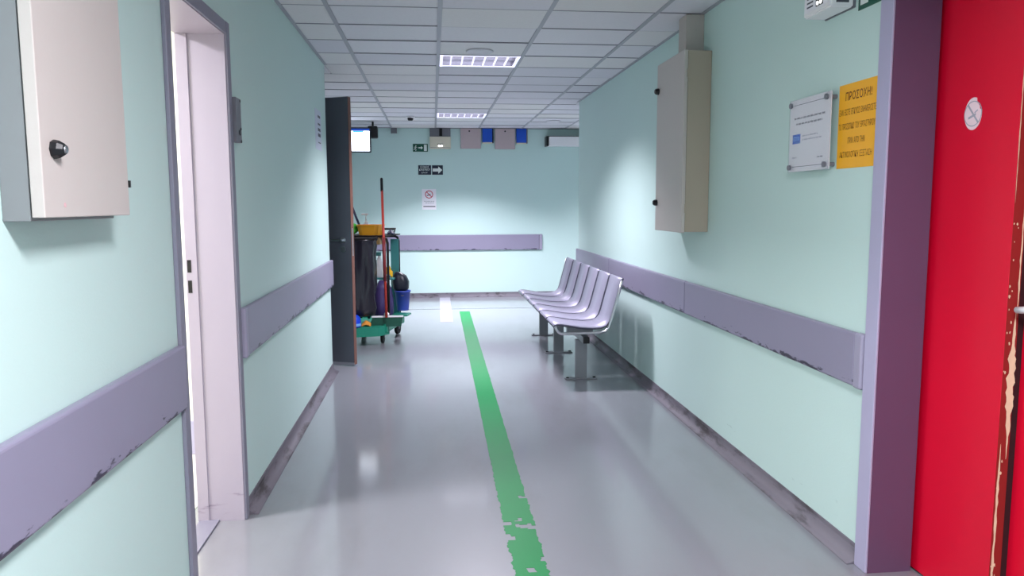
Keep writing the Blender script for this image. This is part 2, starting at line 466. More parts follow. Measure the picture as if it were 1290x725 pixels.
for r in range(-15, 16):
    y = TY0+r*TD
    if -2.45 < y < YB-0.03:
        xa = XL+0.022 if y < 6.2 else -1.56
        xb = XR-0.022 if y < 8.17 else 4.2
        w = random.choice((0.004, 0.0055, 0.0075))
        obj('cross_tee', B(xa, xb, y-w, y+w, ZC-0.003, ZC+0.0025), TEE, ceiling)
bm = new()
box(bm, XL, XL+0.022, -2.5, 6.2, ZC-0.0045, ZC+0.002); obj('edge_angle', bm, RUNNER, ceiling)
obj('edge_angle', B(XR-0.022, XR, -2.5, 8.17, ZC-0.0045, ZC+0.002), RUNNER, ceiling)
obj('edge_angle', B(-1.56, 4.2, YB-0.022, YB, ZC-0.0045, ZC+0.002), GREYM, ceiling)

# light fittings: recessed tray, lamps, louvre blades, white rim
def luminaire(c, r, label):
    x0, x1 = TX0+c*TW+0.014, TX0+(c+1)*TW-0.014
    y0, y1 = TY0+r*TD+0.006, TY0+(r+1)*TD-0.006
    t = thing('ceiling_light', label, 'ceiling light', ((x0+x1)/2, (y0+y1)/2, ZC-0.006), 'recessed louvre lights')
    bm = new()
    box(bm, x0, x1, y0, y1, ZC+0.050, ZC+0.054)
    for (a, b, c0, d) in ((x0, x0+0.006, y0, y1), (x1-0.006, x1, y0, y1), (x0, x1, y0, y0+0.006), (x0, x1, y1-0.006, y1)):
        box(bm, a, b, c0, d, ZC-0.002, ZC+0.052)
    obj('tray', bm, TRAYM, t)
    bm = new(); w = 0.022
    for (a, b, c0, d) in ((x0, x0+w, y0, y1), (x1-w, x1, y0, y1), (x0, x1, y0, y0+w), (x0, x1, y1-w, y1)):
        box(bm, a, b, c0, d, ZC-0.006, ZC-0.001)
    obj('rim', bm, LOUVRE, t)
    for yy in (y0+0.10, y1-0.10):
        tb = new(); tube(tb, [(x0+0.02, yy, ZC+0.036), (x1-0.02, yy, ZC+0.036)], 0.011, 10)
        obj('fluorescent_tube', tb, TUBEM, t)
    for k in range(1, 7):
        xx = x0+(x1-x0)*k/7
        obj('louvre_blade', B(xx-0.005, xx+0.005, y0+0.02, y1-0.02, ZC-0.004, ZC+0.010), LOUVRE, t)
    obj('louvre_spine', B(x0+0.02, x1-0.02, (y0+y1)/2-0.006, (y0+y1)/2+0.006, ZC+0.004, ZC+0.045), TRAYM, t)
luminaire(1, 3, 'white louvre ceiling light nearer the camera, beside the round disc')
luminaire(1, 11, 'white louvre ceiling light farther away, close to the back wall')
luminaire(1, -9, 'white louvre ceiling light above the entrance, out of the picture')
luminaire(1, -14, 'unseen white louvre ceiling light added behind the camera for the fill lamp')
luminaire(5, 11, 'white louvre ceiling light of the lobby on the right, out of the picture')

bm = new(); lathe(bm, [(0.098, 0), (0.1, -0.004), (0.09, -0.010), (0.02, -0.012)], 0.352, 5.57, ZC-0.001, 28)
tag(obj('ceiling_speaker', bm, TILES[3]), 'round flush grey disc in the ceiling beside the nearer louvre light', 'speaker', 'round ceiling discs')
bm = new(); lathe(bm, [(0.098, 0), (0.1, -0.004), (0.09, -0.010), (0.02, -0.012)], 1.60, 10.05, ZC-0.001, 28)
tag(obj('ceiling_speaker', bm, TILES[3]), 'round flush disc in the ceiling over the far right corner', 'speaker', 'round ceiling discs')
det = thing('smoke_detector', 'small white smoke detector on the ceiling left of the farther light', 'detector', (-0.26, 9.7, ZC-0.05))
bm = new(); lathe(bm, [(0.058, 0.049), (0.06, 0.04), (0.052, 0.034)], -0.26, 9.7, ZC-0.05, 22); obj('base', bm, WHITEP, det)
bm = new(); lathe(bm, [(0.036, 0.034), (0.036, 0.016), (0.028, 0.002), (0.008, 0.0)], -0.26, 9.7, ZC-0.05, 22); obj('sensor_head', bm, BLACK, det)

# ------------------------------------------------------------------ bumper rails
def bumper(name, side, y0, y1, z0, z1, label, cap_lo=True, cap_hi=True, joints=()):
    """Board rail along a side wall, as panels with caps."""
    d = 0.028
    xa, xb = (XR-d, XR) if side == 'right' else (XL, XL+d)
    t = thing(name, label, 'wall rail', ((xa+xb)/2, (y0+y1)/2, z0), 'lavender bumper rails')
    cuts = [y0+(0.05 if cap_lo else 0)] + list(joints) + [y1-(0.05 if cap_hi else 0)]
    for a, b in zip(cuts, cuts[1:]):
        obj('rail_panel', B(xa, xb, a+0.0007, b-0.0007, z0, z1, bev=0.008, seg=3), RAIL, t)
    for flag, a, b in ((cap_lo, y0, y0+0.05), (cap_hi, y1-0.05, y1)):
        if flag:
            obj('end_cap', B(xa-(0.003 if side == 'right' else 0), xb+(0.003 if side == 'left' else 0), a, b, z0-0.003, z1+0.003, bev=0.009, seg=3), CAPM, t)
    return t
bumper('bumper_rail', 'right', 2.578, 8.17, 0.67, 0.872, 'scuffed lavender bumper rail along the right wall behind the bench', True, False, (4.55, 6.6))
bumper('bumper_rail', 'left', -2.4, 2.512, 0.695, 0.902, 'lavender bumper rail on the left wall below the large beige cabinet', False, False, (0.2,))
bumper('bumper_rail', 'left', 3.297, 6.2, 0.70, 0.912, 'lavender bumper rail on the left wall between doorway and dark grey door', True, False)
t = thing('bumper_rail', 'lavender bumper rail across the back wall beyond the cleaning cart', 'wall rail', (0.3, YB-0.014, 0.69), 'lavender bumper rails')
obj('rail_panel', B(-1.5, 1.56, YB-0.028, YB, 0.69, 0.915, bev=0.008, seg=3), RAIL, t)
obj('end_cap', B(1.561, 1.606, YB-0.031, YB, 0.688, 0.917, bev=0.009, seg=3), CAPM, t)

# ------------------------------------------------------------------ door 1: bright doorway on the left
d1 = struct(obj('door_1', B(XL-WT-0.015, XL+0.004, 3.243, 3.27, 0, 2.06), FRAMEP, loc=(XL, 3.24, 0)), 'open doorway with a pinkish white frame in the left wall')
obj('jamb_rebate', B(XL-WT-0.017, XL-0.142, 3.2375, 3.243, 0.001, 2.0345), FRAMEP, d1)
obj('jamb', B(XL-WT-0.015, XL+0.004, 2.555, 2.575, 0, 2.06), FRAMEP, d1)
obj('head', B(XL-WT-0.015, XL+0.004, 2.575, 3.243, 2.035, 2.062), FRAMEP, d1)
obj('casing', B(XL, XL+0.014, 3.246, 3.292, 0, 2.088, bev=0.003), CASING, d1, label='grey casing strip')
obj('casing', B(XL, XL+0.014, 2.522, 2.572, 0, 2.088, bev=0.003), CASING, d1, label='grey casing strip')
obj('casing', B(XL, XL+0.013, 2.573, 3.245, 2.038, 2.0875, bev=0.003), CASING, d1, label='grey casing strip')
for z in (1.075, 0.99):
    obj('strike_slot', B(XL-0.181, XL-0.165, 3.2365, 3.2374, z, z+0.052), BLACK, d1, label='black strike slot')
obj('threshold', B(XL-WT-0.015, XL-0.10, 2.575, 3.243, 0, 0.008, bev=0.002), CASING, d1)

# ------------------------------------------------------------------ door 2: red double door on the right
d2 = struct(obj('door_2', B(XR-0.012, 1.737, 2.50, 2.565, 0, 2.2), PURPLE, loc=(XR, 2.5, 0)), 'red double door in a purple frame on the right')
obj('architrave', B(XR-0.022, XR-0.0125, 2.499, 2.574, 0, 2.22, bev=0.003), LAVEN, d2, label='lavender architrave strip')
obj('jamb', B(XR-0.012, 1.737, 1.235, 1.30, 0, 2.2), PURPLE, d2)
obj('head', B(XR-0.012, 1.737, 1.30, 2.50, 2.14, 2.2), PURPLE, d2)
obj('jamb_stop', B(1.7372, 1.822, 2.548, 2.60, 0, 2.2), PURPLE, d2)
leafA = obj('leaf', B(1.752, 1.792, 2.135, 2.535, 0.008, 2.13, bev=0.002), RED, d2)
# chipped free edge: a brown strip with ragged bare-wood chips
fe = frame((1.752, 2.1349, 0), 'back')
bm = new(); rect(bm, fe, 0.0005, 0.0395, 0.01, 2.128, 0, 0.0006); obj('leaf_edge', bm, WOODCHIP, leafA, label='red brown worn free edge')
rng = random.Random(4)
def ragged(v0, v1, uc, w, n):
    L = [(uc-w*(0.5+rng.uniform(-0.25, 0.25))*min(1, 4*min(i, n-i)/n+0.1), v0+(v1-v0)*i/n) for i in range(n+1)]
    R = [(uc+w*(0.5+rng.uniform(-0.25, 0.25))*min(1, 4*min(i, n-i)/n+0.1), v0+(v1-v0)*i/n) for i in range(n+1)]
    return L, R
def ragged_strip(bm, fn, v0, v1, uc, w, n, nn):
    L, R = ragged(v0, v1, uc, w, n)
    for i in range(n):
        bm.faces.new([bm.verts.new(fn(u, v, nn)) for u, v in (L[i], R[i], R[i+1], L[i+1])])
bm = new()
ragged_strip(bm, fe, 0.55, 1.02, 0.030, 0.012, 26, 0.0012)
ragged_strip(bm, fe, 0.66, 0.93, 0.027, 0.022, 18, 0.0013)
ragged_strip(bm, fe, 1.0, 1.35, 0.034, 0.005, 20, 0.0012)
ragged_strip(bm, fe, 0.05, 0.60, 0.010, 0.007, 26, 0.0012)
ragged_strip(bm, fe, 1.35, 1.95, 0.002, 0.003, 30, 0.0012)
for i in range(26):
    v = rng.uniform(0.05, 1.3); s = rng.uniform(0.002, 0.006)
    ragged_strip(bm, fe, v, v+s*2, rng.uniform(0.002, 0.02), s, 4, 0.0014)
o = obj('edge_chip', bm, BAREWOOD, leafA, label='pale bare wood showing through'); o['kind'] = 'stuff'
obj('gap_shade_strip', B(1.7925, 1.814, 2.137, 2.53, 0.01, 2.12), mat('dark_brown_gap_shade', (44, 18, 24), 0.7, var=0.1), leafA, label='dark strip painted as the shade between the leaves')  # brown strip stands in for the shade between the two leaves
leafB = obj('leaf', B(1.815, 1.855, 1.305, 2.165, 0.008, 2.13, bev=0.002), RED, d2)
bm = new()
tube(bm, [(1.812, 2.035, 1.04), (1.775, 2.035, 1.04), (1.764, 2.040, 1.038), (1.760, 2.055, 1.034), (1.760, 2.105, 1.028)], [0.010, 0.010, 0.012, 0.012, 0.010], 12)
obj('door_handle', bm, WHITEP, leafB, label='white lever handle')
for nm, yy, zz, ry, rz in (('handle_rose', 2.035, 1.04, 0.02, 0.03), ('key_rose', 2.056, 0.955, 0.017, 0.027)):
    bm = new(); lathe(bm, [(0.9, 0.0), (1.0, -0.003), (0.8, -0.009)], 1.8145, 0, 0, 22, axis='X')
    for v in bm.verts: v.co.y = yy+v.co.y*ry; v.co.z = zz+v.co.z*rz
    obj(nm, bm, WHITEP, leafB)
# no-smoking sticker, torn at its upper right
fs = frame((1.752, 2.336, 1.639), 'right')
st = new()
poly = []
for i in range(36):
    a = i*2*math.pi/36; r = 0.052
    if 0.25 < a < 1.15: r = 0.043 if i % 2 else 0.040
    poly.append((r*math.cos(a)*0.76, r*math.sin(a)))
prism(st, poly, fs, 0, 0.0012)
stk = obj('sticker', st, mat('pinkish_white_sticker', (240, 214, 220), 0.4, var=0.02), leafA, label='round torn no-smoking sticker')
bm = new(); ring(bm, fs, 0, 0, 0.041, 0.038, 0.0012, 0.0018)
a = Matrix.Rotation(math.radians(-52), 2)
def rbox(bm, fn, u, v, w, h, ang, n0, n1):
    ca, sa = math.cos(ang), math.sin(ang)
    prism(bm, [(u+x*ca-y*sa, v+x*sa+y*ca) for x, y in ((-w/2, -h/2), (w/2, -h/2), (w/2, h/2), (-w/2, h/2))], fn, n0, n1)
rbox(bm, fs, 0, 0, 0.075, 0.006, math.radians(-50), 0.0012, 0.0018)
rbox(bm, fs, -0.004, -0.008, 0.035, 0.007, math.radians(18), 0.0012, 0.0016)
rbox(bm, fs, 0.014, 0.006, 0.016, 0.004, math.radians(30), 0.0012, 0.0016)
obj('sticker_print', bm, INKL, stk)

# ------------------------------------------------------------------ door 3: dark grey leaf standing open at the end of the left wall
F0, F1 = Vector((-0.672, 6.375, 0)), Vector((-1.52, 6.735, 0))
ax = (F1-F0).normalized(); nr = Vector((-ax.y, ax.x, 0))     # points to +y side or -y side
if nr.y > 0: nr = -nr
LEN = (F1-F0).length
def fdoor(u, v, n):      # u from the hinge to the free edge, n towards the camera
    return F1 - ax*u + nr*n + Vector((0, 0, v))
bm = new(); rect(bm, fdoor, 0, LEN-0.004, 0.012, 2.225, -0.042, 0)
d3 = struct(obj('door_3', bm, DOORGREY, loc=(F1.x, F1.y, 0)), 'dark grey door leaf with reddish wooden edge, standing open at the end of the left wall')
bm = new(); rect(bm, fdoor, LEN-0.0035, LEN, 0.012, 2.225, -0.043, 0.0005); obj('door_edge', bm, DOORWOOD, d3, label='reddish wooden free edge')
bm = new(); rect(bm, fdoor, LEN-0.17, LEN-0.07, 1.053, 1.070, 0.030, 0.046)
rect(bm, fdoor, LEN-0.085, LEN-0.069, 1.053, 1.070, 0.0, 0.046); obj('door_handle', bm, CHROME, d3, label='steel lever handle')
bm = new(); disc(bm, fdoor, LEN-0.078, 1.061, 0.026, 0, 0.006); obj('handle_rose', bm, CHROME, d3)
bm = new(); disc(bm, fdoor, LEN-0.078, 0.985, 0.024, 0, 0.006); obj('key_rose', bm, CHROME, d3)
bm = new(); rect(bm, fdoor, LEN, LEN+0.001, 0.93, 1.16, -0.030, -0.012); obj('lock_plate', bm, CHROME, d3)
bm = new(); rect(bm, fdoor, 0.01, LEN, 0.006, 0.030, 0.0005, 0.004); obj('kick_strip', bm, CHROME, d3, label='thin bright strip along the bottom')

# ------------------------------------------------------------------ cabinets
cb = thing('electrical_cabinet', 'large beige metal wall cabinet at the top left, cut by the frame', 'cabinet', (-0.80, 1.77, 1.327))
obj('body', B(XL, -0.777, 1.567, 1.955, 1.320, 2.06, bev=0.002), GREYC, cb, label='grey cabinet body')
obj('gasket', B(-0.777, -0.773, 1.572, 1.95, 1.335, 2.05), BLACK, cb)
cdoor = obj('door', B(-0.773, -0.748, 1.562, 1.978, 1.327, 2.07, bev=0.002), BEIGE, cb)
bm = new(); lathe(bm, [(0.019, 0.0), (0.019, 0.004), (0.017, 0.012), (0.011, 0.022), (0.004, 0.022)], -0.748, 1.612, 1.462, 8, axis='X', smooth=False)
obj('knob', bm, BLACK, cdoor, label='black faceted lock knob')
bm = new(); lathe(bm, [(0.008, 0.0), (0.008, 0.003), (0.004, 0.0032)], -0.726, 1.612, 1.462, 14, axis='X'); obj('lock_cylinder', bm, CHROME, cdoor)
obj('hinge', B(-0.772, -0.744, 1.977, 1.984, 1.395, 1.412), BLACK, cdoor)
bm = new(); fcab = frame((-0.748, 1.645, 1.352), 'left')
ring(bm, fcab, 0, 0, 0.005, 0.0035, 0, 0.0004, 10); rect(bm, fcab, -0.002, 0.001, -0.003, 0.003, 0, 0.0004)
obj('small_mark', bm, mat('faded_pink_print', (205, 160, 165), 0.5, var=0.05), cdoor)

rc = thing('electrical_cabinet', 'tall narrow beige wall cabinet on the right wall with two black knobs', 'cabinet', (1.50, 4.50, 1.19))
obj('body', B(1.442, XR-0.001, 4.245, 4.752, 1.19, 2.21, bev=0.003), BEIGE2, rc)
rdoor = obj('door', B(1.420, 1.4405, 4.24, 4.757, 1.186, 2.214, bev=0.003), BEIGE, rc)
for z in (2.05, 1.36):
    bm = new(); lathe(bm, [(0.020, 0.0), (0.020, -0.006), (0.018, -0.018), (0.012, -0.026)], 1.420, 4.725, z, 8, axis='X', smooth=False)
    obj('knob', bm, BLACK, rdoor, label='black lock knob')
for z in (2.06, 1.30):
    obj('hinge', B(1.436, 1.452, 4.236, 4.241, z, z+0.05), BEIGE2, rdoor)
tag(obj('cable_duct', B(1.474, XR, 4.385, 4.52, 2.211, ZC-0.006, bev=0.003), mat('pale_duct_paint', (178, 170, 164), 0.5, var=0.08, vscale=9)), 'pale square cable duct rising from the tall cabinet to the ceiling', 'duct')

# ------------------------------------------------------------------ signs and fittings on the right wall
fn = frame((XR, 2.718, 1.645), 'right')
og = thing('warning_sign', 'orange yellow sign sheet with five lines of dark Greek capitals beside the red door', 'sign', (XR, 2.718, 1.645))
bm = new(); rect(bm, fn, -0.140, 0.128, -0.160, 0.157, 0, 0.002); obj('sheet', bm, ORANGE, og)
for body, u, v, size, w, bold in (('ΠΡΟΣΟΧΗ!', -0.004, 0.108, 0.042, 0.176, 0.010), ('ΕΑΝ ΕΙΣΤΕ ΕΓΚΥΟΣ ΕΝΗΜΕΡΩΣΤΕ', -0.008, 0.050, 0.031, 0.246, 0.0),
                            ('ΤΟ ΠΡΟΣΩΠΙΚΟ ΤΟΥ ΕΡΓΑΣΤΗΡΙΟΥ', -0.010, -0.004, 0.031, 0.244, 0.0), ('ΠΡΙΝ ΑΠΟ ΤΗΝ', -0.008, -0.058, 0.031, 0.114, 0.0),
                            ('ΑΚΤΙΝΟΛΟΓΙΚΗ ΕΞΕΤΑΣΗ', -0.010, -0.110, 0.031, 0.218, 0.0)):
    obj('lettering', text(new(), fn, body, u, v, size, 0.0026, w, bold), INKBR, og, normals=False)

fn = frame((XR, 3.028, 1.637), 'right')
ps = thing('wall_plaque', 'white plaque under clear acrylic on four steel standoffs, left of the orange sign', 'plaque', (XR, 3.028, 1.637))
bm = new(); rect(bm, fn, -0.168, 0.168, -0.150, 0.150, 0.030, 0.033); obj('printed_sheet', bm, PAPER, ps)
bm = new(); rect(bm, fn, -0.170, 0.170, -0.152, 0.152, 0.0335, 0.0375); obj('acrylic_panel', bm, ACRYL, ps)
for u in (-0.150, 0.146):
    for v in (-0.132, 0.130):
        bm = new(); disc(bm, fn, u, v, 0.0085, 0, 0.0295, 16); disc(bm, fn, u, v, 0.0115, 0.0378, 0.046, 16)
        obj('standoff', bm, GREYM, ps)
bm = new()
for v in (0.128, -0.130): rect(bm, fn, -0.138, 0.134, v-0.0010, v+0.0010, 0.0331, 0.0333)
def dashes(bm, fn, u0, u1, v, h, n, seed, nn):
    rr = random.Random(seed); u = u0
    while u < u1-0.004:
        w = min(rr.choice((0.012, 0.018, 0.024, 0.03)), u1-u)
        k = max(2, int(w/0.0055))
        for j in range(k):
            rect(bm, fn, u+j*w/k, u+(j+0.68)*w/k, v-h/2*rr.uniform(0.6, 1), v+h/2*rr.uniform(0.7, 1), nn, nn+0.0002)
        u += w+0.005
dashes(bm, fn, -0.130, 0.128, 0.072, 0.009, 0, 1, 0.0331)
dashes(bm, fn, -0.112, 0.108, 0.048, 0.009, 0, 2, 0.0331)
dashes(bm, fn, 0.075, 0.120, -0.098, 0.005, 0, 3, 0.0331)
obj('print_lines', bm, INK, ps)['kind'] = 'stuff'
bm = new()
dashes(bm, fn, -0.055, 0.075, -0.004, 0.007, 0, 5, 0.0331)
dashes(bm, fn, -0.055, 0.105, -0.020, 0.007, 0, 6, 0.0331)
dashes(bm, fn, -0.138, -0.100, -0.092, 0.008, 0, 7, 0.0331)
obj('faint_print', bm, INKL, ps)['kind'] = 'stuff'
bm = new(); rect(bm, fn, -0.140, -0.072, -0.033, 0.006, 0.0331, 0.0334); logo = obj('blue_logo', bm, BLUEP, ps)
bm = new(); text(bm, fn, 'ΕΣΠΑ', -0.106, -0.014, 0.022, 0.0337, 0.054, 0.01); obj('logo_lettering', bm, LBLUE, logo, normals=False)

el = thing('emergency_light', 'white emergency light unit at the top right, cut by the frame', 'emergency light', (1.54, 2.88, 2.078))
fn = frame((XR, 2.88, 2.078), 'right')
obj('back_plate', rect(new(), fn, -0.107, 0.107, 0.0, 0.22, 0, 0.006), GREYM, el)
bm = new(); rect(bm, fn, -0.104, 0.104, 0.002, 0.216, 0.006, 0.098); bmesh.ops.bevel(bm, geom=list(bm.edges), offset=0.006, segments=2, affect='EDGES'); obj('housing', bm, WHITEP, el)
obj('front_panel', rect(new(), fn, -0.094, 0.088, 0.020, 0.205, 0.0982, 0.100), PAPER, el)
obj('indicator_window', rect(new(), fn, 0.000, 0.052, 0.026, 0.085, 0.1002, 0.102), BLACK, el)
for u in (0.014, 0.038):
    obj('indicator_lamp', disc(new(), fn, u, 0.037, 0.007, 0.1022, 0.104, 14), LEDM, el)
bm = new()
for k in range(3): rect(bm, fn, -0.072, -0.025, 0.034+k*0.016, 0.040+k*0.016, 0.1002, 0.101)
obj('print_lines', bm, INK, el)['kind'] = 'stuff'
f2 = frame((XR, 2.776, 2.078), 'back')
obj('side_label', rect(new(), f2, -0.076, -0.026, 0.018, 0.13, 0.0003, 0.0012), INK, el)

def runner_sign(fn, w, h, parent):
    """Green exit sign: running figure, arrow and door."""
    bm = new(); n0, n1 = 0.0031, 0.0036; s = h
    disc(bm, fn, -0.30*w, 0.24*s, 0.075*s, n0, n1, 14)
    for (a, b, c, d, th) in ((-0.315, 0.13, -0.345, -0.10, 0.10), (-0.345, -0.10, -0.28, -0.22, 0.07), (-0.28, -0.22, -0.31, -0.38, 0.06),
                             (-0.345, -0.10, -0.40, -0.22, 0.07), (-0.40, -0.22, -0.45, -0.22, 0.06), (-0.31, 0.12, -0.25, 0.02, 0.05),
                             (-0.25, 0.02, -0.21, 0.06, 0.05), (-0.32, 0.13, -0.39, 0.10, 0.05), (-0.39, 0.10, -0.40, 0.0, 0.05)):
        L = math.hypot((c-a)*w, (d-b)*s)
        rbox(bm, fn, (a+c)/2*w, (b+d)/2*s, L+th*s*0.5, th*s, math.atan2((d-b)*s, (c-a)*w), n0, n1)
    rect(bm, fn, -0.13*w, 0.06*w, -0.07*s, 0.07*s, n0, n1)
    prism(bm, [(0.05*w, -0.22*s), (0.17*w, 0.0), (0.05*w, 0.22*s)], fn, n0, n1)
    rect(bm, fn, 0.24*w, 0.43*w, -0.40*s, 0.40*s, n0, n1)
    obj('pictogram', bm, SIGNWHITE, parent)
fn = frame((XR, 2.60, 2.125), 'right')
ex = thing('exit_sign', 'green exit sign with white figure high on the right wall, cut by the frame', 'sign', (XR, 2.60, 2.125))
bm = new(); rect(bm, fn, -0.15, 0.018, -0.066, 0.066, 0, 0.003); obj('sign_face', bm, SIGNGREEN, ex)
bm = new(); rect(bm, fn, -0.136, -0.086, -0.050, 0.056, 0.0031, 0.0036); obj('door_pictogram', bm, SIGNWHITE, ex)

# ------------------------------------------------------------------ fittings on the left wall
fn = frame((XL, 3.295, 1.70), 'left')
bx = thing('wall_box', 'small flat grey metal box on the left wall beside the bright doorway', 'box', (XL, 3.33, 1.62))
bm = new(); rect(bm, fn, 0.0, 0.082, -0.086, 0.096, 0, 0.026); obj('body', bm, GREYM, bx)
bm = new(); disc(bm, fn, 0.050, -0.045, 0.012, 0.026, 0.029, 12); obj('keyhole', bm, BLACK, bx)
for v in (0.088, -0.080, -0.028): obj('screw', disc(new(), fn, 0.072, v, 0.006, 0.026, 0.028, 8), BLACK, bx)
fn = frame((XL, 5.79, 1.9), 'left')
no = thing('paper_notice', 'white paper notice with a column of dark marks near the end of the left wall', 'notice', (XL, 5.79, 1.9))
bm = new(); rect(bm, fn, -0.15, 0.15, -0.145, 0.145, 0, 0.001); obj('sheet', bm, mat('bluish_paper', (200, 206, 220), 0.5, var=0.02), no)
bm = new()
for v, h in ((0.100, 0.018), (0.045, 0.014), (0.005, 0.022), (-0.035, 0.024), (-0.09, 0.008)): rect(bm, fn, -0.02, 0.10, v-h/2, v+h/2, 0.0011, 0.0015)
obj('print_lines', bm, INK, no)['kind'] = 'stuff'

# ------------------------------------------------------------------ things on the back wall
fn = frame((-0.1625, YB, 2.165), 'back')
t = thing('exit_sign', 'small green exit sign with running figure and arrow on the back wall', 'sign', (-0.1625, YB, 2.165))
bm = new(); rect(bm, fn, -0.107, 0.107, -0.056, 0.056, 0, 0.003); obj('sign_face', bm, SIGNGREEN, t); runner_sign(fn, 0.214, 0.112, t)
fn = frame((-0.105, YB, 1.85), 'back')
t = thing('direction_sign', 'dark navy sign with three lines of white capitals on the back wall', 'sign', (-0.105, YB, 1.85))
bm = new(); rect(bm, fn, -0.092, 0.092, -0.068, 0.068, 0, 0.003); obj('sign_face', bm, SIGNDARK, t)
for body, v, size, w in (('ΕΞΟΔΟΣ', 0.040, 0.040, 0.12), ('ΚΙΝΔΥΝΟΥ', 0.002, 0.040, 0.155), ('EXIT', -0.040, 0.026, 0.085)):
    obj('lettering', text(new(), fn, body, 0, v, size, 0.0034, w, 0.0), SIGNWHITE, t, normals=False)
fn = frame((0.078, YB, 1.85), 'back')
t = thing('arrow_sign', 'dark navy sign with a white arrow pointing right on the back wall', 'sign', (0.078, YB, 1.85))
bm = new(); rect(bm, fn, -0.078, 0.078, -0.068, 0.068, 0, 0.003); obj('sign_face', bm, SIGNDARK, t)
bm = new(); prism(bm, [(-0.068, -0.022), (0.012, -0.022), (0.012, -0.052), (0.070, 0.0), (0.012, 0.052), (0.012, 0.022), (-0.068, 0.022)], fn, 0.0031, 0.0036); obj('arrow', bm, SIGNWHITE, t)
fn = frame((-0.048, YB, 1.43), 'back')
t = thing('no_smoking_notice', 'white paper no-smoking notice with a red ring on the back wall', 'notice', (-0.048, YB, 1.43))
bm = new(); rect(bm, fn, -0.102, 0.102, -0.148, 0.148, 0, 0.001); obj('sheet', bm, PAPER, t)
bm = new(); ring(bm, fn, 0, 0.070, 0.058, 0.047, 0.0012, 0.0016); rbox(bm, fn, 0, 0.070, 0.098, 0.011, math.radians(-45), 0.0012, 0.0016); obj('red_ring', bm, NOSMRED, t)
bm = new(); rbox(bm, fn, -0.006, 0.062, 0.058, 0.012, math.radians(20), 0.0011, 0.0013)
dashes(bm, fn, -0.075, 0.075, -0.028, 0.010, 0, 8, 0.0011); dashes(bm, fn, -0.055, 0.070, -0.052, 0.009, 0, 9, 0.0011)
rect(bm, fn, -0.084, 0.088, -0.110, -0.096, 0.0011, 0.0013)
obj('print_lines', bm, INK, t)['kind'] = 'stuff'

fn = frame((0.122, YB, 2.15), 'back')
t = thing('emergency_light', 'cream emergency light with two lit lamps under a grey bracket on the back wall', 'emergency light', (0.122, YB-0.05, 2.15))
bm = new(); rect(bm, fn, -0.150, 0.150, 0.0, 0.168, 0.0, 0.085); bmesh.ops.bevel(bm, geom=list(bm.edges), offset=0.006, segments=2, affect='EDGES'); obj('housing', bm, CREAM, t)
bm = new(); rect(bm, fn, -0.148, 0.148, 0.172, ZC-2.15-0.006, 0.0, 0.05)
for u in (-0.10, 0.10): rect(bm, fn, u-0.01, u+0.01, 0.168, 0.176, 0.01, 0.045)
obj('bracket', bm, GREYM, t)
bm = new(); rect(bm, fn, -0.012, 0.030, 0.18, 0.285, 0.05, 0.075); obj('clamp', bm, RUBBER, t)
bm = new(); rect(bm, fn, -0.034, 0.036, 0.032, 0.066, 0.0852, 0.087); obj('lamp_window', bm, BLACK, t)
for u in (-0.016, 0.018):
    bm = new(); disc(bm, fn, u, 0.040, 0.014, 0.0872, 0.092, 12); obj('lamp_lens', bm, LEDM, t)
bm = new(); rect(bm, fn, -0.14, 0.14, 0.012, 0.016, 0.0852, 0.086); obj('seam', bm, GREYM, t)

def sign_box(x0, x1, z0, lab, dotu):
    t = thing('notice_board', lab, 'board', ((x0+x1)/2, YB, z0), 'pinkish panels under the back ceiling')
    obj('face', B(x0, x1, YB-0.06, YB, z0, ZC-0.006, bev=0.003), PINKB, t)
    fnn = frame(((x0+x1)/2, YB, z0), 'back')
    bm = new(); disc(bm, fnn, dotu, ZC-z0-0.045, 0.012, 0.06, 0.064, 12); obj('fixing', bm, BLACK, t)
sign_box(0.415, 0.705, 2.155, 'left of two pinkish beige wall panels hung below the back ceiling', -0.02)
sign_box(0.912, 1.200, 2.150, 'right of two pinkish beige wall panels hung below the back ceiling', 0.0)
for x0, x1, z0, lab in ((0.728, 0.870, 2.245, 'bright blue panel between the two pinkish wall panels'), (1.222, 1.366, 2.240, 'bright blue panel right of the right pinkish wall panel')):
    t = thing('blue_board', lab, 'board', ((x0+x1)/2, YB, z0), 'blue panels under the back ceiling')
    obj('face', B(x0, x1, YB-0.05, YB, z0, ZC-0.006, bev=0.003), BLUEB, t)
    obj('lower_lip', B(x0, x1, YB-0.053, YB, z0-0.014, z0-0.0005), CREAM, t)
    obj('side_strip', B(x1+0.001, x1+0.018, YB-0.04, YB, z0-0.01, ZC-0.006), RUBBER if x1 < 1 else GREYM, t)
ac = thing('air_conditioner', 'long white wall unit with dark end cap at the right end of the back wall', 'air conditioner', (2.1, YB-0.1, 2.19))
obj('front_panel', B(1.675, 2.58, YB-0.20, YB, 2.19, 2.32, bev=0.008, seg=3), WHITEP, ac)
obj('end_cap', B(1.640, 1.674, YB-0.19, YB, 2.185, 2.325, bev=0.006), BLACK, ac)
obj('top_grille', B(1.66, 2.57, YB-0.18, YB-0.02, 2.3205, 2.328), RUBBER, ac)

